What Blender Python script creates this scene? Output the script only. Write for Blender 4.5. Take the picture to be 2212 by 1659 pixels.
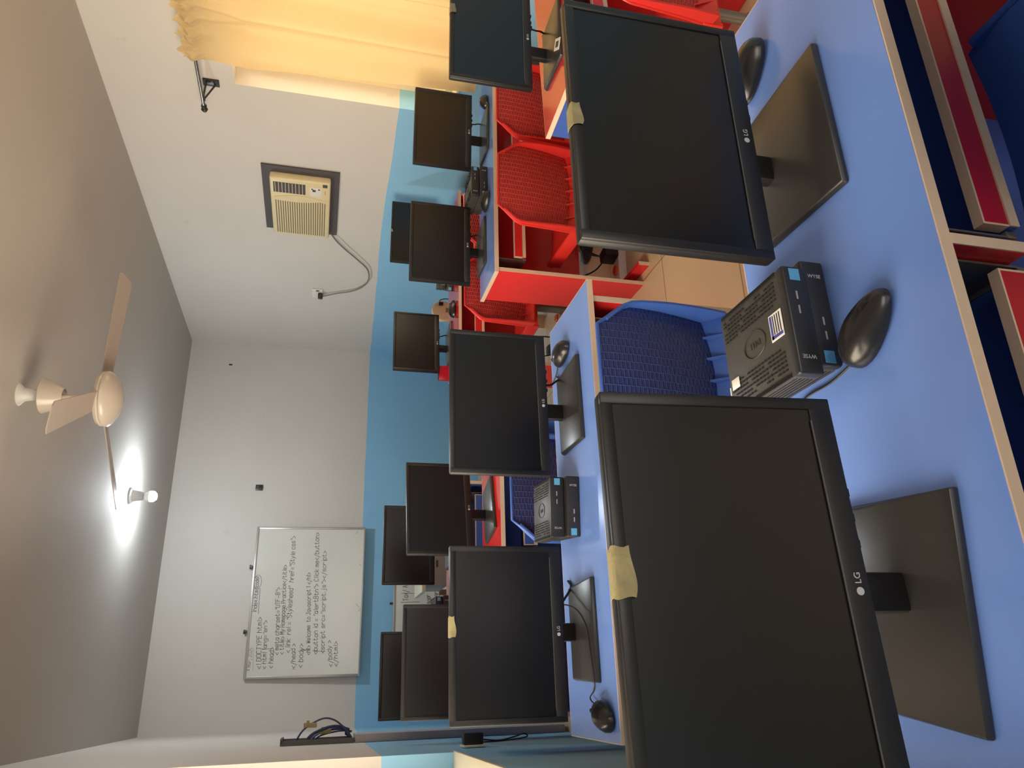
import bpy, bmesh, math, random
from mathutils import Vector, Matrix
random.seed(7)
for o in list(bpy.data.objects): bpy.data.objects.remove(o, do_unlink=True)
SC = bpy.context.scene
C = SC.collection
PI = math.pi

# ------------------------------------------------------------------ camera (portrait shot, stored turned a quarter turn)
CAMZ = 1.46
cam = bpy.data.cameras.new('camera'); cam.sensor_fit = 'HORIZONTAL'; cam.sensor_width = 36.0
cam.lens = 1620.0 / 2212.0 * 36.0; cam.clip_start = 0.02
camo = bpy.data.objects.new('camera', cam); C.objects.link(camo)
RGT = Vector((0.9298466, -0.3628066, 0.0612913)); DWN = Vector((-0.0302445, -0.2413762, -0.9699602)); FWD = Vector((0.3667023, 0.9000605, -0.2354157))
camo.matrix_world = Matrix(((DWN.x, RGT.x, -FWD.x, 0), (DWN.y, RGT.y, -FWD.y, 0), (DWN.z, RGT.z, -FWD.z, CAMZ), (0, 0, 0, 1)))
SC.camera = camo

# ------------------------------------------------------------------ world, daylight, exposure
w = bpy.data.worlds.new('daylight'); SC.world = w; w.use_nodes = True
w.node_tree.nodes['Background'].inputs[0].default_value = (1.0, 0.84, 0.64, 1)
w.node_tree.nodes['Background'].inputs[1].default_value = 1.2
SC.view_settings.view_transform = 'Standard'; SC.view_settings.look = 'None'
SC.view_settings.gamma = 1.0; SC.view_settings.use_curve_mapping = False
SC.view_settings.exposure = 1.24
def area(name, loc, rot, sx, sy, power, col):
    l = bpy.data.lights.new(name, 'AREA'); l.shape = 'RECTANGLE'; l.size = sx; l.size_y = sy; l.energy = power; l.color = col
    o = bpy.data.objects.new(name, l); C.objects.link(o); o.location = loc; o.rotation_euler = rot
    return o
# daylight pouring in from outside the two side windows, plus an added rear fill
area('window_and_fill_light', (3.75, 2.35, 1.65), (0, PI/2, 0), 1.5, 2.6, 29, (1.0, 0.79, 0.49))
area('window_and_fill_light', (-0.85, 1.95, 1.75), (0, -PI/2, 0), 1.5, 2.9, 60, (1.0, 0.85, 0.64))
area('window_and_fill_light', (1.3, -3.1, 1.55), (PI/2, 0, 0), 2.2, 1.3, 14, (1.0, 0.92, 0.86))  # added fill behind the camera, no known source

# ------------------------------------------------------------------ materials
def lin(c):
    return tuple(((v/255.0)/12.92 if v/255.0 <= 0.04045 else ((v/255.0+0.055)/1.055)**2.4) for v in c) + (1.0,)
def nodes(m): return m.node_tree.nodes, m.node_tree.links
def mat(name, rgb, rough=0.5, metal=0.0, spec=0.5, var=0.05, scale=30.0, bump=0.0, bscale=None, coat=0.0):
    m = bpy.data.materials.new(name); m.use_nodes = True
    n, l = nodes(m); b = n['Principled BSDF']
    c = lin(rgb)
    b.inputs['Roughness'].default_value = rough; b.inputs['Metallic'].default_value = metal
    b.inputs['Specular IOR Level'].default_value = spec
    if coat: b.inputs['Coat Weight'].default_value = coat; b.inputs['Coat Roughness'].default_value = 0.08
    tc = n.new('ShaderNodeTexCoord'); nz = n.new('ShaderNodeTexNoise'); nz.inputs['Scale'].default_value = scale; nz.inputs['Detail'].default_value = 4
    l.new(tc.outputs['Object'], nz.inputs['Vector'])
    mx = n.new('ShaderNodeMix'); mx.data_type = 'RGBA'
    mx.inputs[6].default_value = tuple(v*(1-var) for v in c[:3]) + (1,); mx.inputs[7].default_value = tuple(min(1, v*(1+var)) for v in c[:3]) + (1,)
    l.new(nz.outputs['Fac'], mx.inputs[0]); l.new(mx.outputs[2], b.inputs['Base Color'])
    if bump:
        nb = n.new('ShaderNodeTexNoise'); nb.inputs['Scale'].default_value = bscale or scale; nb.inputs['Detail'].default_value = 3
        l.new(tc.outputs['Object'], nb.inputs['Vector'])
        bp = n.new('ShaderNodeBump'); bp.inputs['Strength'].default_value = bump; bp.inputs['Distance'].default_value = 0.01
        l.new(nb.outputs['Fac'], bp.inputs['Height']); l.new(bp.outputs['Normal'], b.inputs['Normal'])
    return m
def emit(name, rgb, strength):
    m = bpy.data.materials.new(name); m.use_nodes = True
    n, l = nodes(m); b = n['Principled BSDF']
    b.inputs['Base Color'].default_value = (0.8, 0.8, 0.8, 1)
    b.inputs['Emission Color'].default_value = rgb + (1,); b.inputs['Emission Strength'].default_value = strength
    return m
def wall_paint():
    # off-white above a hand-cut line, sky blue below it
    m = bpy.data.materials.new('two_tone_wall_paint'); m.use_nodes = True
    n, l = nodes(m); b = n['Principled BSDF']; b.inputs['Roughness'].default_value = 0.55; b.inputs['Specular IOR Level'].default_value = 0.3
    g = n.new('ShaderNodeNewGeometry'); sp = n.new('ShaderNodeSeparateXYZ'); l.new(g.outputs['Position'], sp.inputs[0])
    def mth(op, a, bb, clamp=False):
        k = n.new('ShaderNodeMath'); k.operation = op; k.use_clamp = clamp
        for i, v in enumerate((a, bb)):
            if isinstance(v, (int, float)): k.inputs[i].default_value = v
            elif v is not None: l.new(v, k.inputs[i])
        return k.outputs[0]
    t = mth('DIVIDE', mth('SUBTRACT', 6.9, sp.outputs[1]), 2.2, True)
    line = mth('ADD', mth('MULTIPLY', t, 0.078), 1.088)
    nz = n.new('ShaderNodeTexNoise'); nz.inputs['Scale'].default_value = 2.2; nz.inputs['Detail'].default_value = 5; l.new(g.outputs['Position'], nz.inputs['Vector'])
    line = mth('ADD', line, mth('MULTIPLY', mth('SUBTRACT', nz.outputs['Fac'], 0.5), 0.018))
    below = mth('LESS_THAN', sp.outputs[2], line)
    n2 = n.new('ShaderNodeTexNoise'); n2.inputs['Scale'].default_value = 1.6; n2.inputs['Detail'].default_value = 8; l.new(g.outputs['Position'], n2.inputs['Vector'])
    def tone(a, bb):
        x = n.new('ShaderNodeMix'); x.data_type = 'RGBA'; x.inputs[6].default_value = lin(a); x.inputs[7].default_value = lin(bb); l.new(n2.outputs['Fac'], x.inputs[0]); return x.outputs[2]
    up, lo = tone((204, 200, 194), (216, 212, 206)), tone((134, 190, 230), (146, 202, 237))
    mx = n.new('ShaderNodeMix'); mx.data_type = 'RGBA'; l.new(below, mx.inputs[0]); l.new(up, mx.inputs[6]); l.new(lo, mx.inputs[7])
    # a few faint scuffs
    n3 = n.new('ShaderNodeTexNoise'); n3.inputs['Scale'].default_value = 9; n3.inputs['Detail'].default_value = 6; l.new(g.outputs['Position'], n3.inputs['Vector'])
    r = n.new('ShaderNodeValToRGB'); r.color_ramp.elements[0].position = 0.70; r.color_ramp.elements[1].position = 0.80
    r.color_ramp.elements[0].color = (0, 0, 0, 1); r.color_ramp.elements[1].color = (0.25, 0.25, 0.25, 1); l.new(n3.outputs['Fac'], r.inputs[0])
    m2 = n.new('ShaderNodeMix'); m2.data_type = 'RGBA'; l.new(r.outputs[0], m2.inputs[0]); l.new(mx.outputs[2], m2.inputs[6]); m2.inputs[7].default_value = lin((160, 152, 142))
    l.new(m2.outputs[2], b.inputs['Base Color'])
    n4 = n.new('ShaderNodeTexNoise'); n4.inputs['Scale'].default_value = 14; n4.inputs['Detail'].default_value = 6; l.new(g.outputs['Position'], n4.inputs['Vector'])
    bp = n.new('ShaderNodeBump'); bp.inputs['Strength'].default_value = 0.18; bp.inputs['Distance'].default_value = 0.006
    l.new(n4.outputs['Fac'], bp.inputs['Height']); l.new(bp.outputs['Normal'], b.inputs['Normal'])
    return m
def floor_tiles():
    m = bpy.data.materials.new('beige_floor_tiles'); m.use_nodes = True
    n, l = nodes(m); b = n['Principled BSDF']; b.inputs['Roughness'].default_value = 0.28
    g = n.new('ShaderNodeNewGeometry'); mp = n.new('ShaderNodeMapping'); l.new(g.outputs['Position'], mp.inputs[0])
    mp.inputs['Location'].default_value = (0.0, 0.24, 0)
    br = n.new('ShaderNodeTexBrick'); l.new(mp.outputs[0], br.inputs[0]); br.offset = 0.0; br.squash = 1.0
    br.inputs['Color1'].default_value = lin((205, 178, 142)); br.inputs['Color2'].default_value = lin((210, 184, 148)); br.inputs['Mortar'].default_value = lin((140, 116, 90))
    br.inputs['Scale'].default_value = 1.0; br.inputs['Mortar Size'].default_value = 0.003; br.inputs['Brick Width'].default_value = 0.6; br.inputs['Row Height'].default_value = 0.6
    l.new(br.outputs[0], b.inputs['Base Color'])
    return m
def woven(name, rgb, dark):
    # moulded plastic back with staggered slots, relief through bump, rib highlights painted lighter into the colour
    m = bpy.data.materials.new(name); m.use_nodes = True
    n, l = nodes(m); b = n['Principled BSDF']; b.inputs['Roughness'].default_value = 0.38
    tc = n.new('ShaderNodeTexCoord'); sp = n.new('ShaderNodeSeparateXYZ'); l.new(tc.outputs['Object'], sp.inputs[0])
    cb = n.new('ShaderNodeCombineXYZ'); l.new(sp.outputs[2], cb.inputs[0]); l.new(sp.outputs[0], cb.inputs[1])
    br = n.new('ShaderNodeTexBrick'); l.new(cb.outputs[0], br.inputs[0]); br.offset = 0.5
    br.inputs['Color1'].default_value = (1, 1, 1, 1); br.inputs['Color2'].default_value = (1, 1, 1, 1); br.inputs['Mortar'].default_value = (0, 0, 0, 1)
    br.inputs['Scale'].default_value = 1.0; br.inputs['Mortar Size'].default_value = 0.0028; br.inputs['Mortar Smooth'].default_value = 0.9
    br.inputs['Brick Width'].default_value = 0.0125; br.inputs['Row Height'].default_value = 0.022
    mx = n.new('ShaderNodeMix'); mx.data_type = 'RGBA'; mx.inputs[6].default_value = lin(rgb); mx.inputs[7].default_value = lin(dark)
    l.new(br.outputs[0], mx.inputs[0]); l.new(mx.outputs[2], b.inputs['Base Color'])
    bp = n.new('ShaderNodeBump'); bp.invert = True; bp.inputs['Strength'].default_value = 0.9; bp.inputs['Distance'].default_value = 0.006
    l.new(br.outputs[0], bp.inputs['Height']); l.new(bp.outputs['Normal'], b.inputs['Normal'])
    return m
def curtain_cloth():
    m = bpy.data.materials.new('cream_curtain_cloth'); m.use_nodes = True
    n, l = nodes(m); out = n['Material Output']; n.remove(n['Principled BSDF'])
    tc = n.new('ShaderNodeTexCoord'); nz = n.new('ShaderNodeTexNoise'); nz.inputs['Scale'].default_value = 180; l.new(tc.outputs['Object'], nz.inputs['Vector'])
    mx = n.new('ShaderNodeMix'); mx.data_type = 'RGBA'; mx.inputs[6].default_value = lin((212, 186, 138)); mx.inputs[7].default_value = lin((222, 198, 152)); l.new(nz.outputs['Fac'], mx.inputs[0])
    d = n.new('ShaderNodeBsdfDiffuse'); t = n.new('ShaderNodeBsdfTranslucent'); l.new(mx.outputs[2], d.inputs[0]); l.new(mx.outputs[2], t.inputs[0])
    s = n.new('ShaderNodeMixShader'); s.inputs[0].default_value = 0.17; l.new(d.outputs[0], s.inputs[1]); l.new(t.outputs[0], s.inputs[2]); l.new(s.outputs[0], out.inputs[0])
    return m
def glass(name, rgb=(255, 255, 255), alpha=0.9):
    m = bpy.data.materials.new(name); m.use_nodes = True
    n, l = nodes(m); out = n['Material Output']; n.remove(n['Principled BSDF'])
    t = n.new('ShaderNodeBsdfTransparent'); t.inputs[0].default_value = lin(rgb); g = n.new('ShaderNodeBsdfGlossy'); g.inputs['Roughness'].default_value = 0.05
    fr = n.new('ShaderNodeLayerWeight'); fr.inputs[0].default_value = 0.25
    s = n.new('ShaderNodeMixShader'); l.new(fr.outputs['Fresnel'], s.inputs[0]); l.new(t.outputs[0], s.inputs[1]); l.new(g.outputs[0], s.inputs[2]); l.new(s.outputs[0], out.inputs[0])
    return m

M = dict(
 wall=wall_paint(), floor=floor_tiles(),
 ceiling=mat('matt_ceiling_paint', (184, 179, 173), 0.8, var=0.03, scale=3, bump=0.15, bscale=10),
 blue_top=mat('blue_laminate', (114, 150, 230), 0.16, var=0.02, spec=0.45),
 red_top=mat('red_laminate', (204, 36, 40), 0.16, var=0.02, spec=0.55),
 blue_panel=mat('blue_panel_laminate', (62, 92, 170), 0.3, var=0.03),
 red_panel=mat('red_panel_laminate', (214, 46, 48), 0.25, var=0.03),
 crimson=mat('crimson_tray_laminate', (178, 22, 48), 0.28, var=0.03),
 edge=mat('beige_edge_banding', (214, 190, 168), 0.42, var=0.05, scale=60),
 black=mat('black_monitor_plastic', (23, 22, 25), 0.42, var=0.08, scale=200, bump=0.04, bscale=900),
 base_black=mat('satin_black_stand', (50, 49, 50), 0.3, var=0.08, scale=200, bump=0.03, bscale=900),
 screen=mat('dark_matt_screen', (10, 10, 14), 0.30, var=0.1, spec=0.6, scale=8),
 silver=mat('silver_print', (200, 200, 205), 0.4, metal=0.2),
 groove=mat('light_grey_groove', (92, 90, 92), 0.3),
 tape=mat('masking_tape', (158, 148, 108), 0.6, var=0.12, scale=45, bump=0.2, bscale=70),
 clear_tape=mat('cloudy_clear_tape', (120, 112, 96), 0.3, var=0.1),
 mouse=mat('black_mouse_plastic', (34, 33, 36), 0.27, var=0.08, scale=150),
 rubber=mat('black_rubber', (22, 22, 24), 0.5),
 client=mat('black_client_plastic', (40, 40, 43), 0.4, var=0.08, scale=200, bump=0.04, bscale=600),
 client_top=mat('dark_grey_client_top', (66, 64, 62), 0.42, var=0.08, scale=120, bump=0.05, bscale=600),
 vent=mat('vent_hole_black', (8, 8, 9), 0.7),
 emboss=mat('embossed_ring', (48, 44, 42), 0.5),
 sticker=mat('blue_sticker', (96, 170, 215), 0.35, var=0.1),
 white_label=mat('white_paper_label', (226, 226, 226), 0.5, var=0.04),
 purple=mat('purple_print', (70, 74, 160), 0.5),
 print_dark=mat('dark_print', (50, 50, 60), 0.5),
 port=mat('usb_metal', (205, 190, 172), 0.3, metal=0.5),
 red_plastic=mat('red_chair_plastic', (208, 48, 44), 0.3, var=0.03),
 blue_plastic=mat('blue_chair_plastic', (66, 104, 190), 0.32, var=0.03),
 red_mesh=woven('red_woven_plastic', (216, 88, 80), (176, 44, 44)),
 blue_mesh=woven('blue_woven_plastic', (70, 92, 160), (50, 62, 122)),
 grey_metal=mat('grey_painted_steel', (128, 122, 118), 0.35, metal=0.6),
 dark_metal=mat('dark_steel', (70, 68, 66), 0.35, metal=0.7),
 chrome=mat('rod_steel', (150, 146, 138), 0.22, metal=0.9),
 board=mat('whiteboard_enamel', (214, 214, 206), 0.22, var=0.05, scale=4),
 board_frame=mat('aluminium_frame', (176, 174, 170), 0.35, metal=0.5),
 ink=mat('marker_ink', (58, 56, 56), 0.6),
 ac_cream=mat('aged_cream_plastic', (222, 208, 166), 0.42, var=0.05),
 ac_dark=mat('dark_gasket_board', (76, 72, 74), 0.6, var=0.12),
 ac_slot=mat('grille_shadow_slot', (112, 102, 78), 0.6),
 white_plastic=mat('white_plastic', (226, 222, 212), 0.4),
 grey_cable=mat('grey_cable', (118, 116, 112), 0.45),
 cream_plastic=mat('cream_plastic', (226, 206, 172), 0.4),
 fan=mat('fan_enamel', (196, 186, 174), 0.25, var=0.02),
 fan_blade=mat('fan_blade_paint', (172, 158, 146), 0.4),
 duct=mat('grey_trunking', (168, 162, 166), 0.45),
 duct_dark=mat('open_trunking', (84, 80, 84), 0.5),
 navy_cable=mat('navy_cable', (58, 66, 110), 0.42),
 orange=mat('orange_socket', (228, 104, 34), 0.35),
 black_plastic=mat('black_plastic', (32, 31, 33), 0.45),
 cream_frame=mat('window_frame_cream', (224, 206, 170), 0.4),
 sill=mat('cream_sill', (224, 216, 190), 0.45),
 wood=mat('brown_wood', (150, 116, 86), 0.5, var=0.2, scale=18),
 table_cream=mat('cream_laminate', (226, 218, 196), 0.4),
 drawer_grey=mat('grey_drawer_front', (152, 144, 144), 0.4),
 curtain=curtain_cloth(), glass=glass('window_glass'), clear=glass('clear_glass_shade', (250, 240, 230)),
 bulb=emit('lit_bulb', (0.86, 0.95, 1.0), 430.0),
 socket_white=mat('bulb_holder_white', (210, 210, 208), 0.4),
)

# ------------------------------------------------------------------ mesh helpers
class MB:
    def __init__(s): s.bm = bmesh.new()
    def _add(s, tmp, mtx=None):
        if mtx is not None: tmp.transform(mtx)
        me = bpy.data.meshes.new('t'); tmp.to_mesh(me); tmp.free(); s.bm.from_mesh(me); bpy.data.meshes.remove(me); return s
    def box(s, x0, x1, y0, y1, z0, z1, r=0.0, seg=2, mtx=None):
        t = bmesh.new(); bmesh.ops.create_cube(t, size=1.0)
        for v in t.verts: v.co = Vector(((x0+x1)/2+v.co.x*(x1-x0), (y0+y1)/2+v.co.y*(y1-y0), (z0+z1)/2+v.co.z*(z1-z0)))
        if r: bmesh.ops.bevel(t, geom=list(t.edges), offset=r, segments=seg, affect='EDGES', profile=0.5)
        return s._add(t, mtx)
    def prism(s, poly, z0, z1, r=0.0, seg=2, mtx=None, top=None):
        t = bmesh.new(); a = [t.verts.new((p[0], p[1], z0)) for p in poly]; b = [t.verts.new((p[0], p[1], z1)) for p in (top or poly)]
        n = len(poly); t.faces.new(a[::-1]); t.faces.new(b)
        for i in range(n): t.faces.new((a[i], a[(i+1) % n], b[(i+1) % n], b[i]))
        bmesh.ops.recalc_face_normals(t, faces=t.faces)
        if r: bmesh.ops.bevel(t, geom=list(t.edges), offset=r, segments=seg, affect='EDGES', profile=0.5)
        return s._add(t, mtx)
    def tube(s, pts, r, n=8, smooth=True, mtx=None):
        P = [Vector(p) for p in pts]
        if smooth and len(P) > 2:
            Q = []
            for i in range(len(P)-1):
                p0, p1, p2, p3 = P[max(i-1, 0)], P[i], P[i+1], P[min(i+2, len(P)-1)]
                for k in range(6):
                    u = k/6.0
                    Q.append(0.5*((2*p1)+(-p0+p2)*u+(2*p0-5*p1+4*p2-p3)*u*u+(-p0+3*p1-3*p2+p3)*u**3))
            P = Q+[P[-1]]
        t = bmesh.new(); rings = []; up = Vector((0.13, 0.27, 1)).normalized()
        for i, p in enumerate(P):
            d = (P[min(i+1, len(P)-1)]-P[max(i-1, 0)]).normalized()
            a = d.cross(up)
            if a.length < 0.05: a = d.cross(Vector((1, 0.2, 0)))
            a.normalize(); b = d.cross(a).normalized(); up = a.cross(d)
            rings.append([t.verts.new(p+r*(math.cos(2*PI*k/n)*a+math.sin(2*PI*k/n)*b)) for k in range(n)])
        for i in range(len(rings)-1):
            for k in range(n): t.faces.new((rings[i][k], rings[i][(k+1) % n], rings[i+1][(k+1) % n], rings[i+1][k]))
        t.faces.new(rings[0][::-1]); t.faces.new(rings[-1])
        bmesh.ops.recalc_face_normals(t, faces=t.faces)
        return s._add(t, mtx)
    def lathe(s, prof, n=24, mtx=None):
        t = bmesh.new(); rings = []
        for r, z in prof: rings.append([t.verts.new((max(r, 1e-4)*math.cos(2*PI*k/n), max(r, 1e-4)*math.sin(2*PI*k/n), z)) for k in range(n)])
        for i in range(len(rings)-1):
            for k in range(n): t.faces.new((rings[i][k], rings[i][(k+1) % n], rings[i+1][(k+1) % n], rings[i+1][k]))
        t.faces.new(rings[0][::-1]); t.faces.new(rings[-1]); bmesh.ops.recalc_face_normals(t, faces=t.faces)
        return s._add(t, mtx)
    def grid(s, f, nu, nv, thick=0.0, mtx=None):
        t = bmesh.new(); V = [[t.verts.new(f(i/nu, j/nv)) for j in range(nv+1)] for i in range(nu+1)]
        for i in range(nu):
            for j in range(nv): t.faces.new((V[i][j], V[i+1][j], V[i+1][j+1], V[i][j+1]))
        if thick:
            bmesh.ops.recalc_face_normals(t, faces=t.faces); bmesh.ops.solidify(t, geom=list(t.faces), thickness=thick)
        bmesh.ops.recalc_face_normals(t, faces=t.faces)
        return s._add(t, mtx)
    def mesh(s, me, mtx=None):
        t = bmesh.new(); t.from_mesh(me); return s._add(t, mtx)
    def build(s, name, m, parent=None, loc=None, rot=None):
        for f in s.bm.faces: f.smooth = True
        s.bm.normal_update()
        for e in s.bm.edges:
            if len(e.link_faces) != 2 or e.calc_face_angle(0) > math.radians(38): e.smooth = False
        me = bpy.data.meshes.new(name); s.bm.to_mesh(me); s.bm.free(); me.materials.append(m)
        o = bpy.data.objects.new(name, me); C.objects.link(o)
        if parent is not None: o.parent = parent
        if loc is not None: o.location = loc
        if rot is not None: o.rotation_euler = rot
        return o
def tag(o, label=None, cat=None, group=None, kind=None):
    if label: o['label'] = label
    if cat: o['category'] = cat
    if group: o['group'] = group
    if kind: o['kind'] = kind
    return o
def thing(name, label, cat, loc=(0, 0, 0), rz=0.0, group=None):
    o = bpy.data.objects.new(name, None); C.objects.link(o); o.location = loc; o.rotation_euler = (0, 0, rz)
    return tag(o, label, cat, group)
def dup(root, loc, rz, label, group=None, skip=()):
    r = root.copy(); C.objects.link(r); r.location = loc; r.rotation_euler = (0, 0, rz); r['label'] = label
    if group: r['group'] = group
    for ch in list(root.children):
        if ch.name.split('.')[0] in skip: continue
        c = ch.copy(); C.objects.link(c); c.parent = r
        for g in list(ch.children):
            d = g.copy(); C.objects.link(d); d.parent = c
    return r
def text_mesh(txt, size, depth=0.0004):
    cu = bpy.data.curves.new('txt', 'FONT'); cu.body = txt; cu.size = size; cu.extrude = depth; cu.align_x = 'CENTER'; cu.align_y = 'CENTER'; cu.resolution_u = 3
    o = bpy.data.objects.new('txt', cu); C.objects.link(o); bpy.context.view_layer.update()
    me = bpy.data.meshes.new_from_object(o.evaluated_get(bpy.context.evaluated_depsgraph_get()))
    bpy.data.objects.remove(o); bpy.data.curves.remove(cu); return me
RX = Matrix.Rotation(PI/2, 4, 'X')      # XY drawing -> standing XZ plane facing -Y
def T(x, y, z): return Matrix.Translation((x, y, z))
def RZ(a): return Matrix.Rotation(a, 4, 'Z')

# ------------------------------------------------------------------ room shell
XR, YB, YF, ZC, XL = 3.10, 7.02, -2.6, 2.76, -0.333
TL = 0.017                               # the left wall is a touch out of square
tag(MB().box(-1.2, 4.2, YF-0.3, YB+0.3, -0.1, 0.0).build('floor', M['floor']), kind='structure')
tag(MB().box(-1.2, 4.2, YF-0.3, YB+0.3, ZC, ZC+0.12).build('ceiling', M['ceiling']), kind='structure')
tag(MB().box(-0.7, XR+0.25, YB, YB+0.2, 0, ZC).build('wall_back', M['wall']), kind='structure')
wf = MB(); wf.box(-0.7, 0.2, YF-0.2, YF, 0, ZC); wf.box(2.4, XR+0.25, YF-0.2, YF, 0, ZC); wf.box(0.2, 2.4, YF-0.2, YF, 0, 0.9); wf.box(0.2, 2.4, YF-0.2, YF, 2.2, ZC)  # opening invented to let the rear fill light in
tag(wf.build('wall_front', M['wall']), kind='structure')
WY0, WY1, WZ0, WZ1 = 1.25, 3.49, 0.86, 2.07
wb = MB()
wb.box(XR, XR+0.22, YF, WY0, 0, ZC); wb.box(XR, XR+0.22, WY1, YB, 0, ZC); wb.box(XR, XR+0.22, WY0, WY1, 0, WZ0); wb.box(XR, XR+0.22, WY0, WY1, WZ1, ZC)
tag(wb.build('wall_right', M['wall']), kind='structure')
wl = MB()
LY1, LY0 = 3.40-YB, 0.55-YB
wl.box(-0.22, 0, LY1, 0.0, 0, ZC); wl.box(-0.22, 0, YF-YB, LY0, 0, ZC); wl.box(-0.22, 0, LY0, LY1, 0, WZ0); wl.box(-0.22, 0, LY0, LY1, 2.15, ZC)
tag(wl.build('wall_left', M['wall'], loc=(XL, YB, 0), rot=(0, 0, TL)), kind='structure')
def window(name, x0, x1, y0, y1, z0, z1, loc=None, rot=None, sill_out=None):
    f = MB(); t = 0.045
    f.box(x0, x1, y0, y0+t, z0, z1); f.box(x0, x1, y1-t, y1, z0, z1); f.box(x0, x1, y0+t, y1-t, z0, z0+t); f.box(x0, x1, y0+t, y1-t, z1-t, z1)
    ym = (y0+y1)/2; f.box(x0, x1, ym-0.025, ym+0.025, z0+t, z1-t)
    o = f.build(name, M['cream_frame'], loc=loc, rot=rot); tag(o, kind='structure')
    xm = (x0+x1)/2
    MB().box(xm-0.003, xm+0.003, y0+t, ym-0.025, z0+t, z1-t).build('pane', M['glass'], o)
    MB().box(xm-0.003, xm+0.003, ym+0.025, y1-t, z0+t, z1-t).build('pane', M['glass'], o)
    return o
w1 = window('window_1', XR+0.14, XR+0.19, WY0, WY1, WZ0, WZ1)
MB().box(XR-0.02, XR+0.14, WY0+0.002, WY1-0.002, WZ0, WZ0+0.012, 0.003).build('window_sill', M['sill'], w1)
w2 = window('window_2', -0.19, -0.14, LY0, LY1, WZ0, 2.15, loc=(XL, YB, 0), rot=(0, 0, TL))
MB().box(-0.14, 0.006, LY0+0.002, LY1-0.002, WZ0, WZ0+0.012, 0.003).build('window_sill', M['sill'], w2)

# ------------------------------------------------------------------ desks
def desk(name, label, x, y, W, D, rz, topm, sidem, backm, traym, thick=0.018, right_inset=0.0, foot=False, low=0.22, pull=0.0, centre=None, group='computer desks in rows'):
    t = thing(name, label, 'desk', (x, y, 0), rz, group)
    e = 0.0022; zt = 0.75; zb = zt-thick
    top = MB().box(e, W-e, e, D-e, zb, zt, 0.0008, 1).build('desktop', topm, t)
    b = MB(); b.box(0, W, 0, e, zb, zt-0.0004); b.box(0, W, D-e, D, zb, zt-0.0004); b.box(0, e, e, D-e, zb, zt-0.0004); b.box(W-e, W, e, D-e, zb, zt-0.0004)
    b.build('edge_band', M['edge'], top)
    px = [(0.012, 0.030), (W-right_inset-0.030, W-right_inset-0.012)]
    for a, c in px:
        s = MB().box(a, c, 0.012, D-0.004, 0.0, zb).build('side_panel', sidem, t)
        MB().box(a, c, 0.010, 0.012, 0.0, zb).build('panel_edge', M['edge'], s)
    MB().box(0.030, W-right_inset-0.030, D-0.030, D-0.014, low, zb).build('modesty_panel', backm, t)
    mid = W/2-0.003
    dl = 0.0 if centre else 0.615
    s = MB().box(mid-0.0075, mid+0.0075, 0.004, D-0.03, dl, zb).build('divider', centre or sidem, t)
    MB().box(mid-0.0075, mid+0.0075, 0.002, 0.004, dl, zb).build('panel_edge', M['edge'], s)
    for a, c in ((0.10, mid-0.022), (mid+0.045, W-right_inset-0.085)):
        tr = MB().box(a, c, 0.022, D-0.13, 0.592, 0.606).build('keyboard_tray', backm, t, loc=(0, -pull, 0))
        MB().box(a+0.003, c-0.003, 0.022, 0.038, 0.606, 0.645).build('front_lip', traym, tr)
        q = MB(); q.box(a, c, 0.0195, 0.022, 0.592, 0.607); q.box(a, c, 0.022, 0.038, 0.645, 0.648); q.box(a, a+0.003, 0.022, 0.038, 0.607, 0.645); q.box(c-0.003, c, 0.022, 0.038, 0.607, 0.645)
        q.build('edge_band', M['edge'], tr)
        for g, sg in ((a, -1), (c, 1)):
            r = MB(); r.box(min(g+sg*0.001, g+sg*0.012), max(g+sg*0.001, g+sg*0.012), 0.03, D-0.13, 0.588, 0.606, 0.002)
            r.box(min(g+sg*0.009, g+sg*0.012), max(g+sg*0.009, g+sg*0.012), 0.03, D-0.13, 0.604, zb)
            r.build('slide_rail', M['grey_metal'], t)
    if foot:
        s = MB().box(0.075, 0.093, -0.07, 0.18, 0.0, 0.055).build('foot_rail', sidem, t)
        MB().box(0.075, 0.093, -0.072, -0.07, 0.0, 0.055).build('panel_edge', M['edge'], s)
    return t
desk('computer_desk', 'nearest blue-topped desk, filling the photo edge, holding two large monitors', -0.15, 0.632, 1.284, 0.408, 0, M['blue_top'], M['red_panel'], M['blue_panel'], M['crimson'], 0.017, low=0.03)
desk('computer_desk', 'blue-topped desk right behind the two nearest monitors, single stack of black boxes on it', -0.15, 1.814, 1.236, 0.376, 0, M['blue_top'], M['red_panel'], M['red_panel'], M['crimson'], 0.017, right_inset=0.035, pull=0.075)
desk('computer_desk', 'blue-topped desk with bright red end panel beside the aisle, under the wall air conditioner', 1.766, 2.963, 1.24, 0.335, -0.045, M['blue_top'], M['red_panel'], M['red_panel'], M['red_panel'], 0.02, foot=True)
desk('computer_desk', 'glossy red-topped desk mostly hidden behind the second row of monitors', -0.15, 2.966, 1.24, 0.36, 0, M['red_top'], M['blue_panel'], M['blue_panel'], M['blue_panel'])
desk('computer_desk', 'red-topped desk with blue end panel in front of the curtain', 1.858, 1.775, 1.12, 0.34, 0.06, M['red_top'], M['blue_panel'], M['red_panel'], M['red_panel'], centre=M['red_panel'])
desk('computer_desk', 'red-topped desk in the far row toward the air conditioner, mesh chair at its front', 1.715, 3.90, 1.17, 0.37, 0, M['red_top'], M['red_panel'], M['red_panel'], M['red_panel'])
desk('computer_desk', 'red-topped desk in the far row under the large whiteboard', -0.16, 3.96, 1.20, 0.37, 0, M['red_top'], M['blue_panel'], M['blue_panel'], M['blue_panel'])

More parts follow.
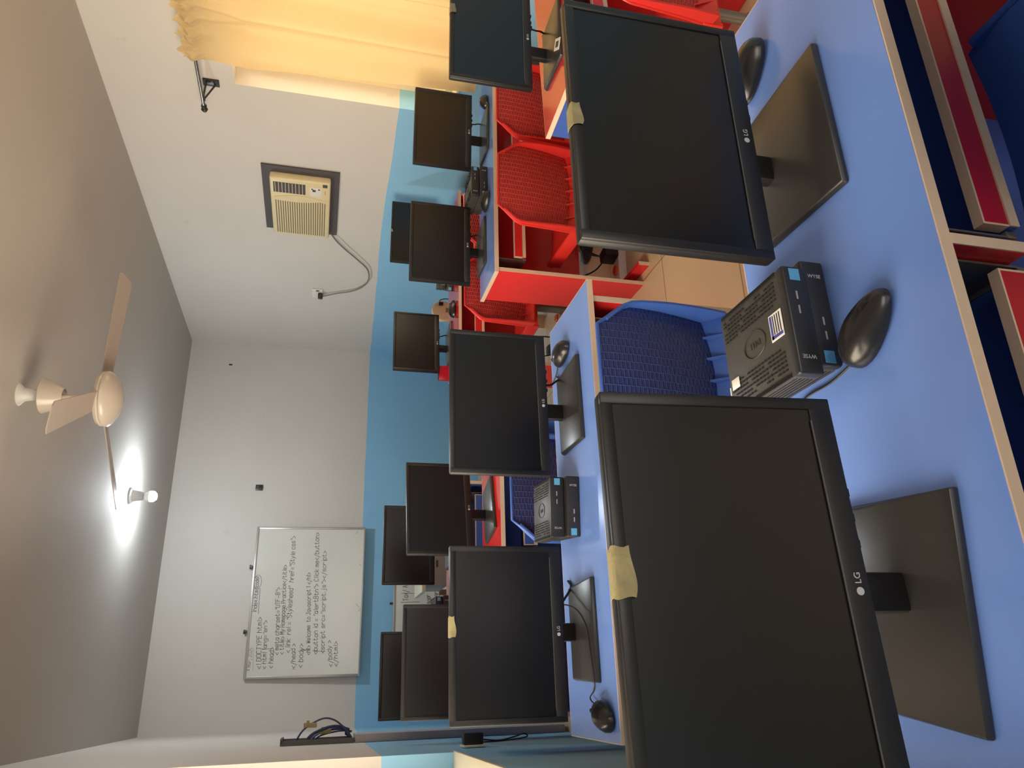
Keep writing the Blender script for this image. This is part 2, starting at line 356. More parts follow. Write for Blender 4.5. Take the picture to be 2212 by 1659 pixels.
# ------------------------------------------------------------------ monitors
MW, MH = 0.445, 0.293
def make_monitor(label):
    t = thing('computer_monitor', label, 'monitor', group='black monitors on the desks')
    f, bk, hw = -0.082, 0.115, 0.132
    pl = [(-hw, f), (hw, f), (hw-0.006, bk), (-hw+0.006, bk)]
    MB().prism(pl, 0.0, 0.013, 0.0035, 2, top=[(-hw+0.002, f+0.001), (hw-0.002, f+0.001), (hw-0.012, bk-0.004), (-hw+0.012, bk-0.004)]).build('stand_base', M['base_black'], t)
    nk = MB(); nk.box(-0.024, 0.024, 0.062, 0.088, 0.008, 0.16, 0.006); nk.box(-0.024, 0.024, 0.034, 0.088, 0.14, 0.20, 0.006)
    nk.build('stand_neck', M['black'], t)
    z0 = 0.088; z1 = z0+MH; hw = MW/2
    h = MB(); h.box(-hw, hw, 0.004, 0.024, z0, z1, 0.005)
    h.box(-hw+0.05, hw-0.05, 0.022, 0.042, z0+0.03, z1-0.05, 0.012, 3)
    ho = h.build('housing', M['black'], t)
    b = MB(); s = 0.0155; cz = 0.030; y0, y1 = 0.0, 0.008
    b.box(-hw+0.001, -hw+s, y0, y1, z0+0.001, z1-0.001, 0.0015); b.box(hw-s, hw-0.001, y0, y1, z0+0.001, z1-0.001, 0.0015)
    b.box(-hw+s-0.001, hw-s+0.001, y0, y1, z1-s, z1-0.001, 0.0015); b.box(-hw+s-0.001, hw-s+0.001, y0, y1, z0+0.001, z0+cz, 0.0015)
    bz = b.build('bezel', M['black'], t)
    MB().box(-hw+0.03, hw-0.03, -0.0004, 0.001, z0+cz-0.0008, z0+cz+0.0006).build('trim_strip', M['groove'], bz)
    MB().box(-hw+s-0.002, hw-s+0.002, 0.0025, 0.005, z0+cz-0.002, z1-s+0.002).build('screen', M['screen'], t)
    g = MB(); g.mesh(text_mesh('LG', 0.0105), T(0.006, -0.0005, z0+0.014) @ RX)
    g.prism([(0.0045*math.cos(2*PI*k/20), 0.0045*math.sin(2*PI*k/20)) for k in range(20)], 0, 0.0006, mtx=T(-0.0085, -0.0002, z0+0.014) @ RX)
    tag(g.build('logo', M['silver'], bz), 'small silver logo')
    u = MB()
    for k in range(3): u.box(0.04+0.03*k, 0.05+0.03*k, 0.006, 0.016, z0-0.004, z0+0.002, 0.001)
    u.build('button', M['black'], ho)
    return t
def tape(mon, x0, x1, drop, m='tape', label='piece of beige masking tape', z1=0.088+MH, lift=None):
    b = MB()
    def f(u, v):
        x = x0+(x1-x0)*u+0.0015*math.sin(9*v+4*u); L = drop+0.02
        s = v*L
        if s < 0.018: return (x, 0.020-s, z1+0.0012)
        if s < 0.022: return (x, 0.0015-(s-0.018)*0.6, z1+0.001-(s-0.018)*0.5)
        return (x, -0.0018-0.0012*math.sin(7*u+2)*(v), z1-(s-0.022)-0.003*math.sin(5*u)*(v > 0.85))
    b.grid(f, 8, 10, 0.0006)
    o = tag(b.build('tape', M[m], mon), label)
    if lift: o.location = (0, lift[0], lift[1]); o.rotation_euler.x = -0.07
mons = [
 # x, y, z lift, rot deg, scale, label
 (0.0865, 0.765, 0.0275, 2.1, 1.0, 'largest black monitor nearest the camera, cropped by the photo edge, tape on its top'),
 (0.785, 0.832, -0.004, 0.0, 1.0, 'second large black monitor on the near desk, between mice and red chair, tape on top'),
 (0.759, 1.996, -0.008, 1.0, 1.0, 'black monitor on the second blue desk, nearest the aisle, no tape, mouse at its base'),
 (0.117, 2.000, -0.022, 0.0, 1.0, 'taped black monitor on the second blue desk, wire crossing its base, nearest the trunking'),
 (0.694, 3.14, 0.0, 14.0, 0.96, 'monitor on the glossy red desk seen between two nearer monitors, under the whiteboard'),
 (0.080, 3.14, 0.0, 1.0, 0.97, 'monitor with brownish sheen on the red desk, low whiteboard beside it'),
 (2.650, 3.08, -0.012, -6.0, 1.0, 'monitor on the red-panelled desk nearest the curtain'),
 (2.043, 3.20, -0.022, -2.0, 1.0, 'monitor on the red-panelled desk, at its aisle end, another monitor peeking out behind'),
 (2.775, 4.27, 0.0, -4.0, 1.0, 'far monitor half hidden behind another, small tape on its top, below the air conditioner'),
 (1.955, 4.20, -0.016, 6.0, 0.93, 'grey-looking monitor standing alone against the blue wall, beside a round socket'),
 (0.715, 4.20, 0.0, 2.0, 0.98, 'far dark monitor overlapped by a nearer one, just below the large whiteboard'),
 (0.040, 4.20, 0.0, 0.0, 0.97, 'farthest dark monitor by the wall trunking, showing only its upper part'),
 (2.130, 1.945, 0.0, -3.0, 1.0, 'monitor on the red-topped desk in front of the curtain, clear tape on its top'),
]
HS = {1: 1.035, 3: 1.048, 6: 1.02, 7: 1.035, 9: 1.04}
proto = None; MON = []
for i, (x, y, lift, a, s, lab) in enumerate(mons):
    if proto is None: proto = make_monitor(lab); o = proto; o.location = (x, y, 0.75); o.rotation_euler = (0, 0, math.radians(a))
    else: o = dup(proto, (x, y, 0.75), math.radians(a), lab)
    o.scale = (s, s, s); MON.append(o)
    for ch in o.children:
        if ch.name.split('.')[0] in ('housing', 'bezel', 'screen'):
            hs = HS.get(i, 1.0); ch.scale.z = hs; ch.location = (0, -0.038 if i == 0 else 0, 0.088+lift-hs*0.088); ch.rotation_euler.x = -0.07 if i == 0 else 0.0
        if ch.name.split('.')[0] == 'stand_neck': ch.location.y = -0.030 if i == 0 else 0.0
        if ch.name.split('.')[0] == 'stand_base' and i == 0: ch.rotation_euler.z = math.radians(-9); ch.location = (-0.018, 0.030, 0); ch.scale.x = 1.03
        elif ch.name.split('.')[0] == 'stand_base': ch.rotation_euler.z = 0; ch.location = (0, 0, 0); ch.scale.x = 1.0
tape(MON[0], -0.012, 0.042, 0.022, z1=0.088+MH, lift=(-0.038, 0.0275)); tape(MON[1], -0.028, 0.012, 0.017, z1=0.084+MH*1.035); tape(MON[3], -0.012, 0.040, 0.016, z1=0.066+MH*1.048)
tape(MON[8], -0.010, 0.012, 0.012); tape(MON[12], 0.05, 0.09, 0.02, 'clear_tape', 'piece of clear tape')

# ------------------------------------------------------------------ mice
def mouse_body():
    b = MB(); t = bmesh.new(); bmesh.ops.create_uvsphere(t, u_segments=28, v_segments=16, radius=1.0)
    for v in t.verts:
        x, y, z = v.co
        wdt = 0.032*(1.0-0.12*y)*(1-0.10*(1-abs(y))*0.5); L = 0.058
        zz = 0.035*max(z, 0)**0.75*(1.0-0.25*max(y, 0)-0.05*y) if z > 0 else 0.006*z
        v.co = Vector((x*wdt*(1.06 if z < 0.2 else 1.0), y*L, zz+0.006))
    return b._add(t)
def make_mouse(label, red=False):
    t = thing('computer_mouse', label, 'mouse', group='black mice on the desks')
    bd = mouse_body().build('body', M['mouse'], t)
    MB().lathe([(0.002, -0.003), (0.009, -0.003), (0.010, 0), (0.009, 0.003), (0.002, 0.003)], 16, T(0, 0.030, 0.026) @ Matrix.Rotation(PI/2, 4, 'Y')).build('scroll_wheel', M['rubber'], t)
    return t
def cable(name, pts, r, m, parent=None):
    return MB().tube(pts, r, 6).build(name, m, parent)
mice = [
 (0.427, 0.769, -2.45, 'black mouse in the middle of the near blue desk, cable running under a monitor'),
 (1.005, 0.908, 0.92, 'black mouse half hidden behind the second large monitor, at the end of the near desk'),
 (0.945, 2.048, 0.22, 'black mouse beside the monitor base at the aisle end of the second blue desk'),
 (-0.088, 1.893, -0.35, 'black mouse on the second blue desk beside the wall trunking, cable over the monitor base'),
 (2.830, 3.045, -1.1, 'black mouse between monitor and curtain on the red-panelled desk'),
 (2.215, 3.06, 0.5, 'black mouse in front of the thin clients on the red-panelled desk'),
 (2.105, 4.02, -1.57, 'black mouse with red reflections on the far red desk, below the round socket'),
]
mp = None; MICE = []
for x, y, a, lab in mice:
    if mp is None: mp = make_mouse(lab); o = mp; o.location = (x, y, 0.7502); o.rotation_euler = (0, 0, a)
    else: o = dup(mp, (x, y, 0.7502), a, lab)
    MICE.append(o)
bpy.context.view_layer.update()
def mouse_cable(o, pts):
    inv = o.matrix_world.inverted()
    cable('cable', [inv @ Vector(p) for p in pts], 0.0019, M['rubber'], o)
mouse_cable(MICE[0], [(0.394, 0.820, 0.757), (0.388, 0.87, 0.753), (0.386, 0.935, 0.753), (0.36, 1.0, 0.753)])
mouse_cable(MICE[2], [(0.935, 2.10, 0.757), (0.915, 2.13, 0.753), (0.90, 2.17, 0.753)])
mouse_cable(MICE[3], [(-0.068, 1.945, 0.757), (-0.05, 1.985, 0.76), (-0.02, 1.915, 0.77), (0.06, 1.925, 0.772), (0.13, 1.95, 0.772), (0.175, 1.985, 0.79), (0.19, 2.03, 0.83)])

# ------------------------------------------------------------------ thin clients
CW, CD, CH_ = 0.17, 0.182, 0.040
def make_client(label, with_top=True):
    t = thing('thin_client', label, 'thin client', group='small black computers stacked in pairs')
    hw = CW/2
    MB().box(-hw, hw, 0.004, CD, 0.001, CH_-0.001, 0.003).build('casing', M['client_top'], t)
    MB().box(-hw-0.0005, hw+0.0005, 0, 0.016, 0, CH_, 0.004, 3).build('front_panel', M['client'], t)
    v = MB()
    for z, sg in ((0.0012, -1),):
        for side in (-1, 1):
            for r in range(6):
                for c in range(16):
                    if (r*7+c*3) % 11 == 0 or (r == 5 and 5 < c < 9): continue
                    x = side*(0.036+r*0.0068); y = 0.026+c*0.0094
                    v.box(x-0.0011, x+0.0011, y, y+0.0066, z-0.001, z+0.0006 if sg > 0 else z+0.001) if sg > 0 else v.box(x-0.0011, x+0.0011, y, y+0.0066, z-0.0006-0.001, z)
        for side in (-1, 1):
            for k in range(3):
                x = side*(0.0785+k*0.0024)
                v.box(x-0.0005, x+0.0005, 0.02, CD-0.004, z-0.001, z+0.0005) if sg > 0 else v.box(x-0.0005, x+0.0005, 0.02, CD-0.004, z-0.0015, z)
    for side in (-1, 1):
        for k in range(5): v.box(side*(hw)-0.0006, side*(hw)+0.0006, 0.02, CD-0.006, 0.007+k*0.006, 0.0085+k*0.006)
    v.build('vent_slots', M['vent'], t)
    g = MB()
    for z in (0.0003,):
        n = 40
        ring = [(0.021*math.cos(2*PI*k/n), 0.029*math.sin(2*PI*k/n)) for k in range(n)]
        g.tube([(p[0], 0.095+p[1], z) for p in ring+ring[:1]], 0.0009, 5, smooth=False)
    g.mesh(text_mesh('DELL', 0.014, 0.0003), T(0, 0.095, 0.0004) @ RZ(PI/2) @ Matrix.Rotation(PI, 4, 'X'))
    g.build('embossed_logo', M['emboss'], t)
    s = MB(); s.box(-hw+0.004, -hw+0.023, -0.0005, 0.001, 0.011, 0.028)
    tag(s.build('sticker', M['sticker'], t), 'small square blue sticker')
    p = MB()
    for x in (-0.0145, -0.0375): p.box(x-0.0065, x+0.0065, -0.0004, 0.001, 0.0165, 0.0192)
    p.build('usb_port', M['port'], t)
    n = MB().mesh(text_mesh('WYSE', 0.0085, 0.0003), T(hw-0.026, -0.0003, 0.0195) @ RX @ RZ(-PI/2))
    tag(n.build('lettering', M['silver'], t), 'small silver lettering')
    return t
cl = make_client('lower black thin client on the near desk, lettering toward the mouse, partner stacked on it')
cl.location = (0.4865, 0.840, 0.7505)
def flipped(src, x, y, z, rz, lab):
    o = dup(src, (x, y, z), rz, lab); o.rotation_euler = (0, PI, rz); return o
up1 = flipped(cl, 0.467, 0.829, 0.7915+CH_, 0, 'upper black thin client on the near desk, white paper label on its slotted top')
b = MB(); b.box(-0.024, 0.018, 0.018, 0.050, -0.0009, 0.0); tag(b.build('paper_label', M['white_label'], up1), 'torn white paper label')
pl = up1.children[-1]
q = MB()
for k in range(4): q.box(-0.021, 0.009, 0.022+k*0.0055, 0.0245+k*0.0055, -0.0012, -0.0009)
q.build('label_text', M['print_dark'], pl)
q = MB(); q.box(0.010, 0.015, 0.020, 0.048, -0.0012, -0.0009); q.box(-0.022, 0.015, 0.043, 0.048, -0.0012, -0.0009); q.build('label_band', M['purple'], pl)
MB().box(0.030, 0.047, 0.150, 0.172, -0.0009, 0.0, 0.0003).build('serial_label', M['white_label'], up1)
q = MB(); q.box(0.034, 0.058, CD-0.001, CD+0.012, 0.008, 0.03); tag(q.build('paper_tag', M['white_label'], up1), 'white paper tag')
c2 = dup(cl, (0.452, 1.995, 0.7505), -0.11, 'lower black thin client on the second blue desk, between two monitors')
flipped(cl, 0.453, 2.011, 0.7915+CH_, -0.08, 'upper black thin client on the second blue desk, glossy light top with ring logo')
dup(cl, (2.345, 3.065, 0.7505), -0.045, 'lower black thin client on the red-panelled desk, behind the mouse')
flipped(cl, 2.345, 3.075, 0.7915+CH_, -0.03, 'upper black thin client on the red-panelled desk, by the monitor near the curtain')
dup(cl, (2.345, 4.06, 0.7505), -0.5, 'lower black thin client on the far red desk, tilted against the blue wall')
flipped(cl, 2.365, 4.075, 0.7915+CH_, -0.45, 'upper black thin client on the far red desk, above its twin')
dup(cl, (0.355, 4.19, 0.7505), 0.0, 'lower black thin client on the far red desk, in front of the low whiteboard')
flipped(cl, 0.35, 4.20, 0.7915+CH_, 0.0, 'upper black thin client on the far red desk, in front of the low whiteboard')

# ------------------------------------------------------------------ chairs
def make_chair(name, label, plastic, woven_m, group):
    t = thing(name, label, 'chair', group=group)
    zb, zt = 0.455, 0.80
    def half(z):                               # half width of the back at height z
        k = [(0.40, 0.184), (0.46, 0.189), (0.60, 0.197), (0.69, 0.198), (0.712, 0.194), (0.728, 0.183), (0.788, 0.132), (0.80, 0.126)]
        for (a, p), (b, q) in zip(k, k[1:]):
            if z <= b: return p+(q-p)*max(0, (z-a))/(b-a)
        return 0.126
    def yy(x, z): return 0.55*x*x-0.05*(z-0.45)/0.35+0.012*((z-0.62)/0.17)**2
    def f(u, v):
        z = zb+(zt-0.006-zb)*v; x = (2*u-1)*(half(z)-0.004); return (x, yy(x, z), z)
    MB().grid(f, 24, 24, 0.006).build('backrest', woven_m, t)
    r = MB(); pts = []
    for k in range(15):
        z = 0.42+(zt-0.42)*k/14.0; x = half(z); pts.append((x, z))
    outline = [(-x, z) for x, z in pts]+[(x, z) for x, z in reversed(pts)]
    r.tube([(x, yy(x, z)-0.001, z) for x, z in outline], 0.0055, 8, smooth=False)
    for sgn in (-1, 1):                        # side flanges sweeping forward, deeper toward the seat
        def fl(u, v, sgn=sgn):
            z = 0.42+(0.775-0.42)*v; x = half(z)*sgn; d = 0.010+0.058*(1-v)**0.9
            return (x+sgn*0.010*u*(1-v), yy(x, z)-d*u, z)
        r.grid(fl, 4, 14, 0.007)
    def low(u, v):                             # bar under the woven panel
        x = (2*u-1)*0.19; z = 0.425+0.045*v-0.014*(1-(2*u-1)**2)*v; return (x, yy(x, z)-0.055*(1-v), z)
    r.grid(low, 20, 4, 0.014)
    for k in range(5):
        x = -0.13+0.065*k; r.prism([(0, 0), (-0.04, -0.03), (0, 0.022)], -0.003, 0.003, mtx=T(x, yy(x, 0.46)-0.002, 0.458) @ Matrix.Rotation(PI/2, 4, 'Y') @ RZ(PI/2))
    r.build('back_frame', plastic, t)
    s = MB()
    def seat(u, v):
        x = (2*u-1)*0.185; y = 0.03+0.39*v; z = 0.432+0.018*(2*u-1)**2-0.03*max(0, v-0.8)/0.2*0.6; return (x, y, z)
    s.grid(seat, 12, 12, 0.016)
    for sgn in (-1, 1): s.box(sgn*0.185-0.008, sgn*0.185+0.008, 0.02, 0.40, 0.385, 0.452, 0.005)
    s.box(-0.18, 0.18, 0.02, 0.04, 0.39, 0.445, 0.004)
    s.build('seat', plastic, t)
    MB().lathe([(0.05, 0.395), (0.05, 0.385), (0.022, 0.37), (0.022, 0.20), (0.028, 0.195), (0.028, 0.035)], 18, T(0.02, 0.20, 0)).build('post', M['grey_metal'], t)
    MB().lathe([(0.098, 0.0), (0.100, 0.006), (0.094, 0.014), (0.05, 0.030), (0.029, 0.036), (0.004, 0.036)], 32, T(0.02, 0.20, 0)).build('base_plate', M['dark_metal'], t)
    return t
RG, BG = 'red woven-back chairs', 'blue woven-back chairs'
rc = make_chair('woven_back_chair', 'red woven-back chair fully in view at the aisle end of the red-panelled desk', M['red_plastic'], M['red_mesh'], RG)
rc.location = (2.05, 2.68, 0); rc.rotation_euler = (0, 0, -0.10)
dup(rc, (2.49, 2.66, 0), -0.08, 'red woven-back chair half hidden by the red-topped desk, second from the aisle')
dup(rc, (1.955, 3.47, 0), 0.0, 'red woven-back chair behind the end of the red-panelled desk, at the far row')
dup(rc, (2.39, 3.47, 0), 0.0, 'red woven-back chair glimpsed under a monitor of the red-panelled desk')
ec = dup(rc, (1.985, 1.46, 0), 0.0, 'red woven-back chair at the photo edge, behind the second large monitor')
ec.scale = (1.0, 0.74, 1.0)            # a shallower seat than the others
bc = make_chair('woven_back_chair', 'blue woven-back chair between the two blue desks, above the floor tiles', M['blue_plastic'], M['blue_mesh'], BG)
bc.location = (0.725, 1.665, 0)
dup(bc, (0.79, 0.345, 0), 0.0, 'blue woven-back chair tucked under the nearest desk, in deep shade')
dup(bc, (0.655, 2.61, 0), 0.0, 'blue woven-back chair at the glossy red desk, behind the stacked thin clients')

# ------------------------------------------------------------------ whiteboards and handwriting
G = {}
for ln in '''a 46 16 04 03 12 32 44|46 42
b 08 02|05 16 36 45 43 32 12 03
c 45 36 16 05 03 12 32 43
d 46 16 05 03 12 32 43|48 42
e 04 44 45 36 16 05 03 12 32 43
f 47 38 28 17 12|05 35
g 46 16 05 04 13 33 44|46 41 30 10 01
h 08 02|05 16 36 45 42
i 26 22|28 27
j 36 31 20 10|38 37
k 08 02|46 04 42
l 28 22
m 06 02|05 16 25 22|25 36 45 42
n 06 02|05 16 36 45 42
o 16 05 03 12 32 43 45 36 16
p 06 00|05 16 36 45 43 32 12 03
r 06 02|04 15 26 36 45
s 45 36 16 05 14 34 43 32 12 03
t 18 13 22 32 43|06 36
u 06 03 12 32 43|46 42
v 06 22 46
w 06 12 25 32 46
x 06 42|46 02
y 06 22|46 22 00
z 06 46 02 42
D 08 02 22 43 47 28 08
O 18 07 03 12 32 43 47 38 18
C 47 38 18 07 03 12 32 43
T 08 48|28 22
Y 08 25 48|25 22
P 02 08 38 47 46 35 05
E 48 08 02 42|05 35
M 02 08 24 48 42
H 08 02|48 42|05 45
U 08 03 12 32 43 48
F 48 08 02|05 35
S 47 38 18 07 06 15 35 44 43 32 12 03
J 38 33 22 12 03|18 48
W 08 12 26 32 48
B 02 08 38 47 46 35 05|35 44 43 32 02
I 28 22
A 02 28 42|14 34
0 18 07 03 12 32 43 47 38 18
1 17 28 22
2 07 18 38 47 46 02 42
4 38 04 44|38 32
5 48 08 05 35 44 43 32 12 03
8 15 06 07 18 38 47 46 35 15 04 03 12 32 43 44 35
< 46 04 42
> 06 44 02
/ 00 48
= 05 45|03 43
" 18 16|38 36
- 04 44
! 28 24|23 22
. 22 23
( 38 26 24 32
) 18 26 24 12
, 23 10'''.split('\n'):
    G[ln[0]] = [[(int(p[0]), int(p[1])-2) for p in st.split()] for st in ln[2:].split('|')]
NARROW = {'l': 2.6, 'i': 2.6, 'I': 2.8, '.': 2.6, '!': 2.8, '1': 3.4, ' ': 3.0, '(': 3.4, ')': 3.4, '"': 4.0, ',': 3.0}
def stroke(mb, a, b, y, wdt):
    a, b = Vector((a[0], 0, a[1])), Vector((b[0], 0, b[1])); d = b-a
    if d.length < 1e-6: return
    d.normalize(); n = Vector((-d.z, 0, d.x))*wdt/2; a -= d*wdt*0.3; b += d*wdt*0.3
    t = mb.bm; v = [t.verts.new(Vector((p.x, y, p.z))) for p in (a+n, a-n, b-n, b+n)]
    t.faces.new(v)
def write(mb, txt, x0, z0, x1, z1, h, y, wdt=0.0036):
    adv = [NARROW.get(c, 5.6) for c in txt]; L = math.hypot(x1-x0, z1-z0); sx = L/sum(adv); sz = h/6.0
    ux, uz = (x1-x0)/L, (z1-z0)/L; c0 = 0.0
    for c, a in zip(txt, adv):
        jit = random.uniform(-0.25, 0.25)
        for st in G.get(c, []):
            off = -1.0 if a < 4 else 0.0
            P = [(c0+(px+off+0.12*pz)*sx, (pz+jit)*sz) for px, pz in st]
            W = [(x0+ux*p-uz*q, z0+uz*p+ux*q) for p, q in P]
            for p, q in zip(W, W[1:]): stroke(mb, p, q, y, wdt)
        c0 += a*sx
def board(label, x0, x1, z0, z1, yt, yb, thick):
    # leans: top edge at depth yt, bottom edge at yb from the wall
    t = thing('whiteboard', label, 'whiteboard', ((x0+x1)/2, YB-yb, z0))
    t.rotation_euler = (-math.atan2(yb-yt, z1-z0), 0, 0)
    hw, H = (x1-x0)/2, z1-z0
    MB().box(-hw+0.004, hw-0.004, 0.002, thick-0.002, 0.004, H-0.004).build('panel', M['board'], t)
    f = MB(); e = 0.020
    f.box(-hw, hw, -0.006, thick, 0, e*0.7, 0.002); f.box(-hw, hw, -0.006, thick, H-e, H, 0.002); f.box(-hw, -hw+e, -0.006, thick, e*0.7, H-e, 0.002); f.box(hw-e, hw, -0.006, thick, e*0.7, H-e, 0.002)
    f.build('frame', M['board_frame'], t)
    return t
wbd = board('large framed whiteboard covered with handwritten web page code', 0.068, 1.330, 1.064, 2.008, 0.028, 0.075, 0.018)
hb = MB(); cx, zz = 0.699, 1.064; yw = 0.0012
def wl_(txt, a, b, h=0.040, wd=0.0036): write(hb, txt, a[0]-cx, a[1]-zz, b[0]-cx, b[1]-zz, h, yw, wd)
wl_('<! DOCTYPE html>', (0.147, 1.874), (0.569, 1.903)); wl_('< html lang="en">', (0.146, 1.834), (0.541, 1.855), 0.034); wl_('< head>', (0.149, 1.781), (0.32, 1.782))
wl_('< meta charset="UTF-8">', (0.253, 1.741), (0.813, 1.772), 0.036); wl_('< title> My Homepage Practice</title>', (0.257, 1.701), (1.003, 1.731), 0.036)
wl_('< link  rel = "Stylesheed"  href="Style css">', (0.269, 1.652), (1.257, 1.674), 0.040); wl_('</head >', (0.144, 1.598), (0.348, 1.612), 0.036); wl_('< body>', (0.147, 1.539), (0.347, 1.545))
wl_('<h1> Welcome  to Javascript 1 </h1>', (0.247, 1.482), (0.937, 1.525), 0.034); wl_('<button id = "alertBtn"> Click me</button>', (0.251, 1.423), (1.29, 1.474), 0.038)
wl_('<script src="script.js"></script>', (0.258, 1.368), (1.127, 1.401), 0.036); wl_('</body >', (0.15, 1.293), (0.37, 1.319), 0.036); wl_('</html>', (0.149, 1.250), (0.36, 1.262), 0.036)
wl_('Index.html', (0.602, 1.950), (0.80, 1.952), 0.034); wl_('(code)', (0.80, 1.952), (0.905, 1.955), 0.032)
stroke(hb, (0.588-cx, 1.934-zz), (0.800-cx, 1.938-zz), yw, 0.0035)
el = [(0.853+0.060*math.cos(2*PI*k/20)-cx, 1.962+0.030*math.sin(2*PI*k/20)-zz) for k in range(21)]
for p, q in zip(el, el[1:]): stroke(hb, p, q, yw, 0.003)
stroke(hb, (0.30-cx, 1.89-zz), (0.305-cx, 1.80-zz), yw, 0.003); stroke(hb, (0.285-cx, 1.56-zz), (0.29-cx, 1.49-zz), yw, 0.005); stroke(hb, (0.275-cx, 1.45-zz), (0.275-cx, 1.36-zz), yw, 0.003)
hb.build('handwriting', M['ink'], wbd)
fb = MB(); write(fb, '4 Mar, 2025', 0.132-cx, 1.960-zz, 0.319-cx, 1.956-zz, 0.026, yw, 0.0028); stroke(fb, (0.132-cx, 1.937-zz), (0.315-cx, 1.947-zz), yw, 0.002)
for a, b in (((0.66, 1.12), (0.63, 1.09)), ((0.60, 1.10), (0.605, 1.078)), ((0.615, 1.10), (0.618, 1.08)), ((1.0, 1.105), (0.99, 1.09)), ((1.27, 1.15), (1.30, 1.13)), ((0.14, 1.62), (0.135, 1.60))): stroke(fb, (a[0]-cx, a[1]-zz), (b[0]-cx, b[1]-zz), yw, 0.003)
fb.build('handwriting', mat('faded_marker_ink', (120, 118, 116), 0.6), wbd)
for hx in (0.444, 0.980):
    MB().box(hx-cx-0.012, hx-cx+0.012, -0.004, 0.006, 0.944+0.004, 0.944+0.026, 0.002).box(hx-cx-0.018, hx-cx+0.018, -0.006, 0.008, 0.944+0.020, 0.944+0.034, 0.003).build('mounting_clip', M['dark_metal'], wbd)
b2 = board('low whiteboard near the floor, partly hidden behind the far monitors', 0.10, 0.905, 0.16, 0.795, 0.03, 0.06, 0.018)
h2 = MB(); cx, zz = 0.5025, 0.16
write(h2, 'Tax/ Allow', 0.687-cx, 0.662-zz, 0.90-cx, 0.675-zz, 0.045, yw, 0.004)
write(h2, 'Appr', 0.662-cx, 0.455-zz, 0.745-cx, 0.468-zz, 0.04, yw, 0.004); write(h2, 'mgr', 0.70-cx, 0.392-zz, 0.77-cx, 0.395-zz, 0.04, yw, 0.004)
stroke(h2, (0.676-cx, 0.559-zz), (0.673-cx, 0.725-zz), yw, 0.004); stroke(h2, (0.752-cx, 0.606-zz), (0.752-cx, 0.724-zz), yw, 0.003)
h2.build('handwriting', M['ink'], b2)
MB().box(0.665-cx-0.010, 0.665-cx+0.010, -0.004, 0.008, 0.632, 0.665, 0.003).build('mounting_clip', M['dark_metal'], b2)

# ------------------------------------------------------------------ air conditioner, socket, cord
ac = thing('air_conditioner', 'cream window-type air conditioner set in the wall with dark surround and hanging cord', 'air conditioner', (XR, 4.53, 1.48))
SX = Matrix(((0, 0, -1, 0), (-1, 0, 0, 0), (0, 1, 0, 0), (0, 0, 0, 1)))   # drawing x -> -Y, y -> Z, z -> -X (out of wall)
def accm(b, name, m, parent): return b.build(name, m, parent)
q = MB()
q.box(-0.355, 0.30+0.075, 0.425, 0.492, 0.002, 0.012, mtx=SX); q.box(0.315, 0.375, 0.0, 0.425, 0.002, 0.012, mtx=SX); q.box(-0.365, 0.315, 0.0, 0.058, 0.002, 0.012, mtx=SX)
q.prism([(-0.36, 0.44), (-0.40, 0.43), (-0.37, 0.30)], 0.002, 0.012, mtx=SX)
acs = q.build('surround', M['ac_dark'], ac)
# cream casing
q = MB(); q.box(-0.348, 0.312, 0.055, 0.440, 0.004, 0.060, 0.012, 3, mtx=SX); body = q.build('casing', M['ac_cream'], ac)
# louvred intake grille (toward the corner side = drawing -x)
q = MB()
for k in range(22):
    y = 0.085+k*0.0152; x1 = 0.075-0.02*math.sin(PI*(k/21.0))+0.03*(1-k/21.0)
    q.box(-0.318, x1, y, y+0.0065, 0.0585, 0.0615, mtx=SX)
q.build('intake_grille', M['ac_slot'], ac)
q = MB(); q.prism([(0.10+0.035*math.sin(PI*k/10)-0.01, 0.08+0.34*k/10) for k in range(11)]+[(0.122+0.035*math.sin(PI*k/10)-0.01, 0.08+0.34*k/10) for k in range(10, -1, -1)], 0.058, 0.064, mtx=SX); q.build('curved_rib', M['ac_cream'], ac)
q = MB(); q.box(0.165, 0.275, 0.215, 0.418, 0.0555, 0.0612, mtx=SX); vent = q.build('air_outlet', M['ac_dark'], ac)
q = MB()
for k in range(9): q.box(0.165, 0.275, 0.232+k*0.0215, 0.2355+k*0.0215, 0.0612, 0.0655, mtx=SX)
q.build('louver', M['ac_cream'], vent)
q = MB(); q.box(0.155, 0.255, 0.110, 0.185, 0.0585, 0.0625, 0.001, mtx=SX); pan = q.build('control_panel', M['white_plastic'], ac)
q = MB(); q.box(0.215, 0.235, 0.150, 0.170, 0.0625, 0.0645, mtx=SX); q.box(0.236, 0.246, 0.122, 0.134, 0.0625, 0.0645, mtx=SX); q.box(0.236, 0.246, 0.168, 0.178, 0.0625, 0.0645, mtx=SX); q.build('button', M['print_dark'], pan)
q = MB()
for k in range(2): q.box(0.196+0.022*k, 0.206+0.022*k, 0.086, 0.092, 0.0602, 0.0622, mtx=SX)
q.build('indicator', M['orange'], ac)
q = MB(); q.box(0.27, 0.30, 0.075, 0.105, 0.058, 0.064, 0.002, mtx=SX); q.build('latch', M['ac_dark'], ac)
cp = [(-0.352, 0.04, 0.010), (-0.41, 0.0, 0.03), (-0.52, -0.07, 0.03), (-0.66, -0.17, 0.028), (-0.80, -0.255, 0.026), (-0.97, -0.272, 0.026), (-1.10, -0.225, 0.026), (-1.19, -0.14, 0.024), (-1.24, -0.04, 0.024), (-1.285, 0.06, 0.034), (-1.30, 0.095, 0.038)]
cord = cable('power_cord', [SX @ Vector(p) for p in cp], 0.0055, M['grey_cable'], ac)
MB().box(-1.335, -1.275, 0.085, 0.125, 0.0135, 0.050, 0.008, mtx=SX).build('plug', M['dark_metal'], cord)
